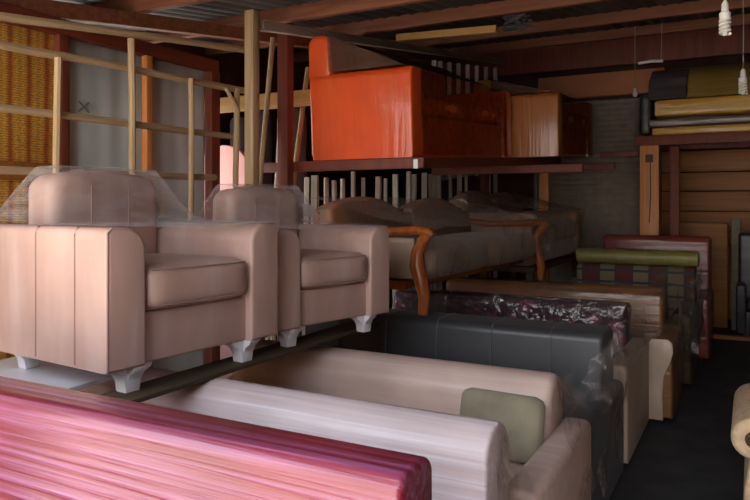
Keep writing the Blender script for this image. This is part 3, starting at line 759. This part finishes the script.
# hanging bulbs
def bulb(px, pyb, f_y, label, s=1.0):
    p = at_y(px, pyb, f_y); L = .18*s
    t = thing('hanging_bulb', label, 'light bulb', p, group='white bulbs hanging from the roof')
    prof = [(.0, 0), (.018*s, .002)]
    tb = MB()
    hel = []
    for i in range(60):
        a_ = i/59*4*2*PI; hel.append((.022*s*math.cos(a_), .022*s*math.sin(a_), .01*s+.075*s*i/59))
    tb.tube(hel, .0085*s, 6); tb.lathe([(0, 0), (.012*s, .004*s), (.014*s, .08*s), (0, .085*s)], 12)
    tb.build('glass_tube', M['bulb'], t)
    MB().lathe([(.0, .082*s), (.026*s, .083*s), (.028*s, .115*s), (.018*s, .125*s), (.016*s, .165*s), (.006*s, .18*s), (0, .18*s)], 16).build('socket', M['white'], t)
    top = roof_z(p.y)+.07-p.z
    MB().tube([(0, 0, .17*s), (.004, 0, (top+.17)/2), (0, 0, top)], .004, 6).build('cord', M['cord'], t)
    return t
bulb(725, 36, 3.92, 'large white spiral bulb hanging at the top right of the aisle')
bulb(743, 95, 6.15, 'white spiral bulb on a long cord in front of the mustard sofa', 1.15)
t = thing('hanging_bulb', 'tiny white pear bulb hanging before the black plastic end of the mustard sofa', 'light bulb', at_y(635, 97, 8.15), group=None)
MB().lathe([(0,0),(.02,.004),(.03,.03),(.024,.055),(.012,.08),(.01,.10),(0,.10)], 14).build('glass', M['bulb'], t)
MB().tube([(0,0,.09),(0,0,roof_z(8.15)+.07-t.location.z)], .004, 6).build('cord', M['cord'], t)
p = at_y(651, 62, 7.95)
pg = thing('hanging_peg', 'small white stick hung on cords below the roof above the black plastic', 'peg', p)
MB().tube([(-.13, 0, -.005), (.0, 0, .008), (.12, 0, .0)], .016, 8).build('stick', M['white'], pg)
MB().tube([(.10, 0, .01), (.11, 0, roof_z(7.9)+.07-p.z)], .004, 6).build('cord', M['cord'], pg)

# ------------------------------------------------------------------ scroll armed chair at the right edge
sc_ = thing('scroll_armchair', 'tan armchair with carved scroll arm at the right edge of the aisle', 'armchair', (.46, 3.66, 0))
MB().box(-.40, .40, -.30, .36, .08, .30, .02, 3).build('seat_base', M['caneb'], sc_)
MB().soft(-.34, .34, -.34, .2, .302, .44, 4, 8, puff=.02).build('seat_cushion', M['caneb'], sc_)
MB().prism([(.16, .1), (.2, .82)] + arc(.3, .82, .1, 180, 0, 8) + [(.4, .1)], -.42, .42, 'X', .04, 4).build('backrest', M['caneb'], sc_)
for s in (-1, 1):
    cx = s*.445
    m = MB()
    circ = [(cx+.088*math.cos(a_*PI/14), .52+.088*math.sin(a_*PI/14)) for a_ in range(28)]
    m.prism(circ, -.38, .30, 'Y', .02, 4)
    m.prism([(cx-.055-.01*s, .06), (cx+.055-.01*s, .06), (cx+.05-.012*s, .30), (cx+.03-.02*s, .46), (cx-.03-.02*s, .46), (cx-.05-.012*s, .30)], -.37, .30, 'Y', .015, 3)
    a_ = m.build('arm', M['caneb'], sc_)
    r_ = MB(); R = Matrix.Translation((cx, -.385, .52)) @ Matrix.Rotation(PI/2, 4, 'X')
    r_.lathe([(0, .012), (.012, .012), (.018, .004), (.026, .010), (.034, .002), (.036, -.006), (0, -.006)], 18, R)
    r_.build('rosette', M['rosette'], a_)
for sx in (-1, 1):
    for sy in (-.26, .30): MB().box(sx*.36-.03, sx*.36+.03, sy-.03, sy+.03, 0, .09, .006).build('foot', M['darkfoot'], sc_)

# ------------------------------------------------------------------ daylight from the open front
wd = bpy.data.worlds.new('World'); SC.world = wd; wd.use_nodes = True
nt = wd.node_tree
bg = nt.nodes['Background']
tc = nt.nodes.new('ShaderNodeTexCoord'); sp = nt.nodes.new('ShaderNodeSeparateXYZ'); nt.links.new(tc.outputs['Generated'], sp.inputs[0])
rp = nt.nodes.new('ShaderNodeValToRGB'); nt.links.new(sp.outputs[2], rp.inputs[0])
rp.color_ramp.elements[0].position = 0; rp.color_ramp.elements[0].color = (1.0, .93, .86, 1)
rp.color_ramp.elements[1].position = .7; rp.color_ramp.elements[1].color = (.72, .82, 1.0, 1)
nt.links.new(rp.outputs[0], bg.inputs[0]); bg.inputs[1].default_value = 2.3
sun = bpy.data.objects.new('sun', bpy.data.lights.new('sun', 'SUN')); COL.objects.link(sun)
sun.data.energy = 11; sun.data.angle = math.radians(2); sun.data.color = (1, .93, .84)
sun.rotation_euler = Vector((-.25, .35, -1.0)).to_track_quat('-Z', 'Y').to_euler()

# ------------------------------------------------------------------ camera: level, 1.5 m up, rising-front shift
cam = bpy.data.cameras.new('camera'); co = bpy.data.objects.new('camera', cam); COL.objects.link(co); SC.camera = co
co.location = (0, 0, EYE); co.rotation_euler = (PI/2, 0, TH)
cam.sensor_fit = 'HORIZONTAL'; cam.sensor_width = 36; cam.lens = 36*FPX/750
cam.shift_x = 0; cam.shift_y = -(250-HOR)/750
cam.clip_start = .05; cam.clip_end = 100
SC.view_settings.view_transform = 'Standard'; SC.view_settings.look = 'None'
SC.view_settings.gamma = 1; SC.view_settings.use_curve_mapping = False
SC.view_settings.exposure = 1.3
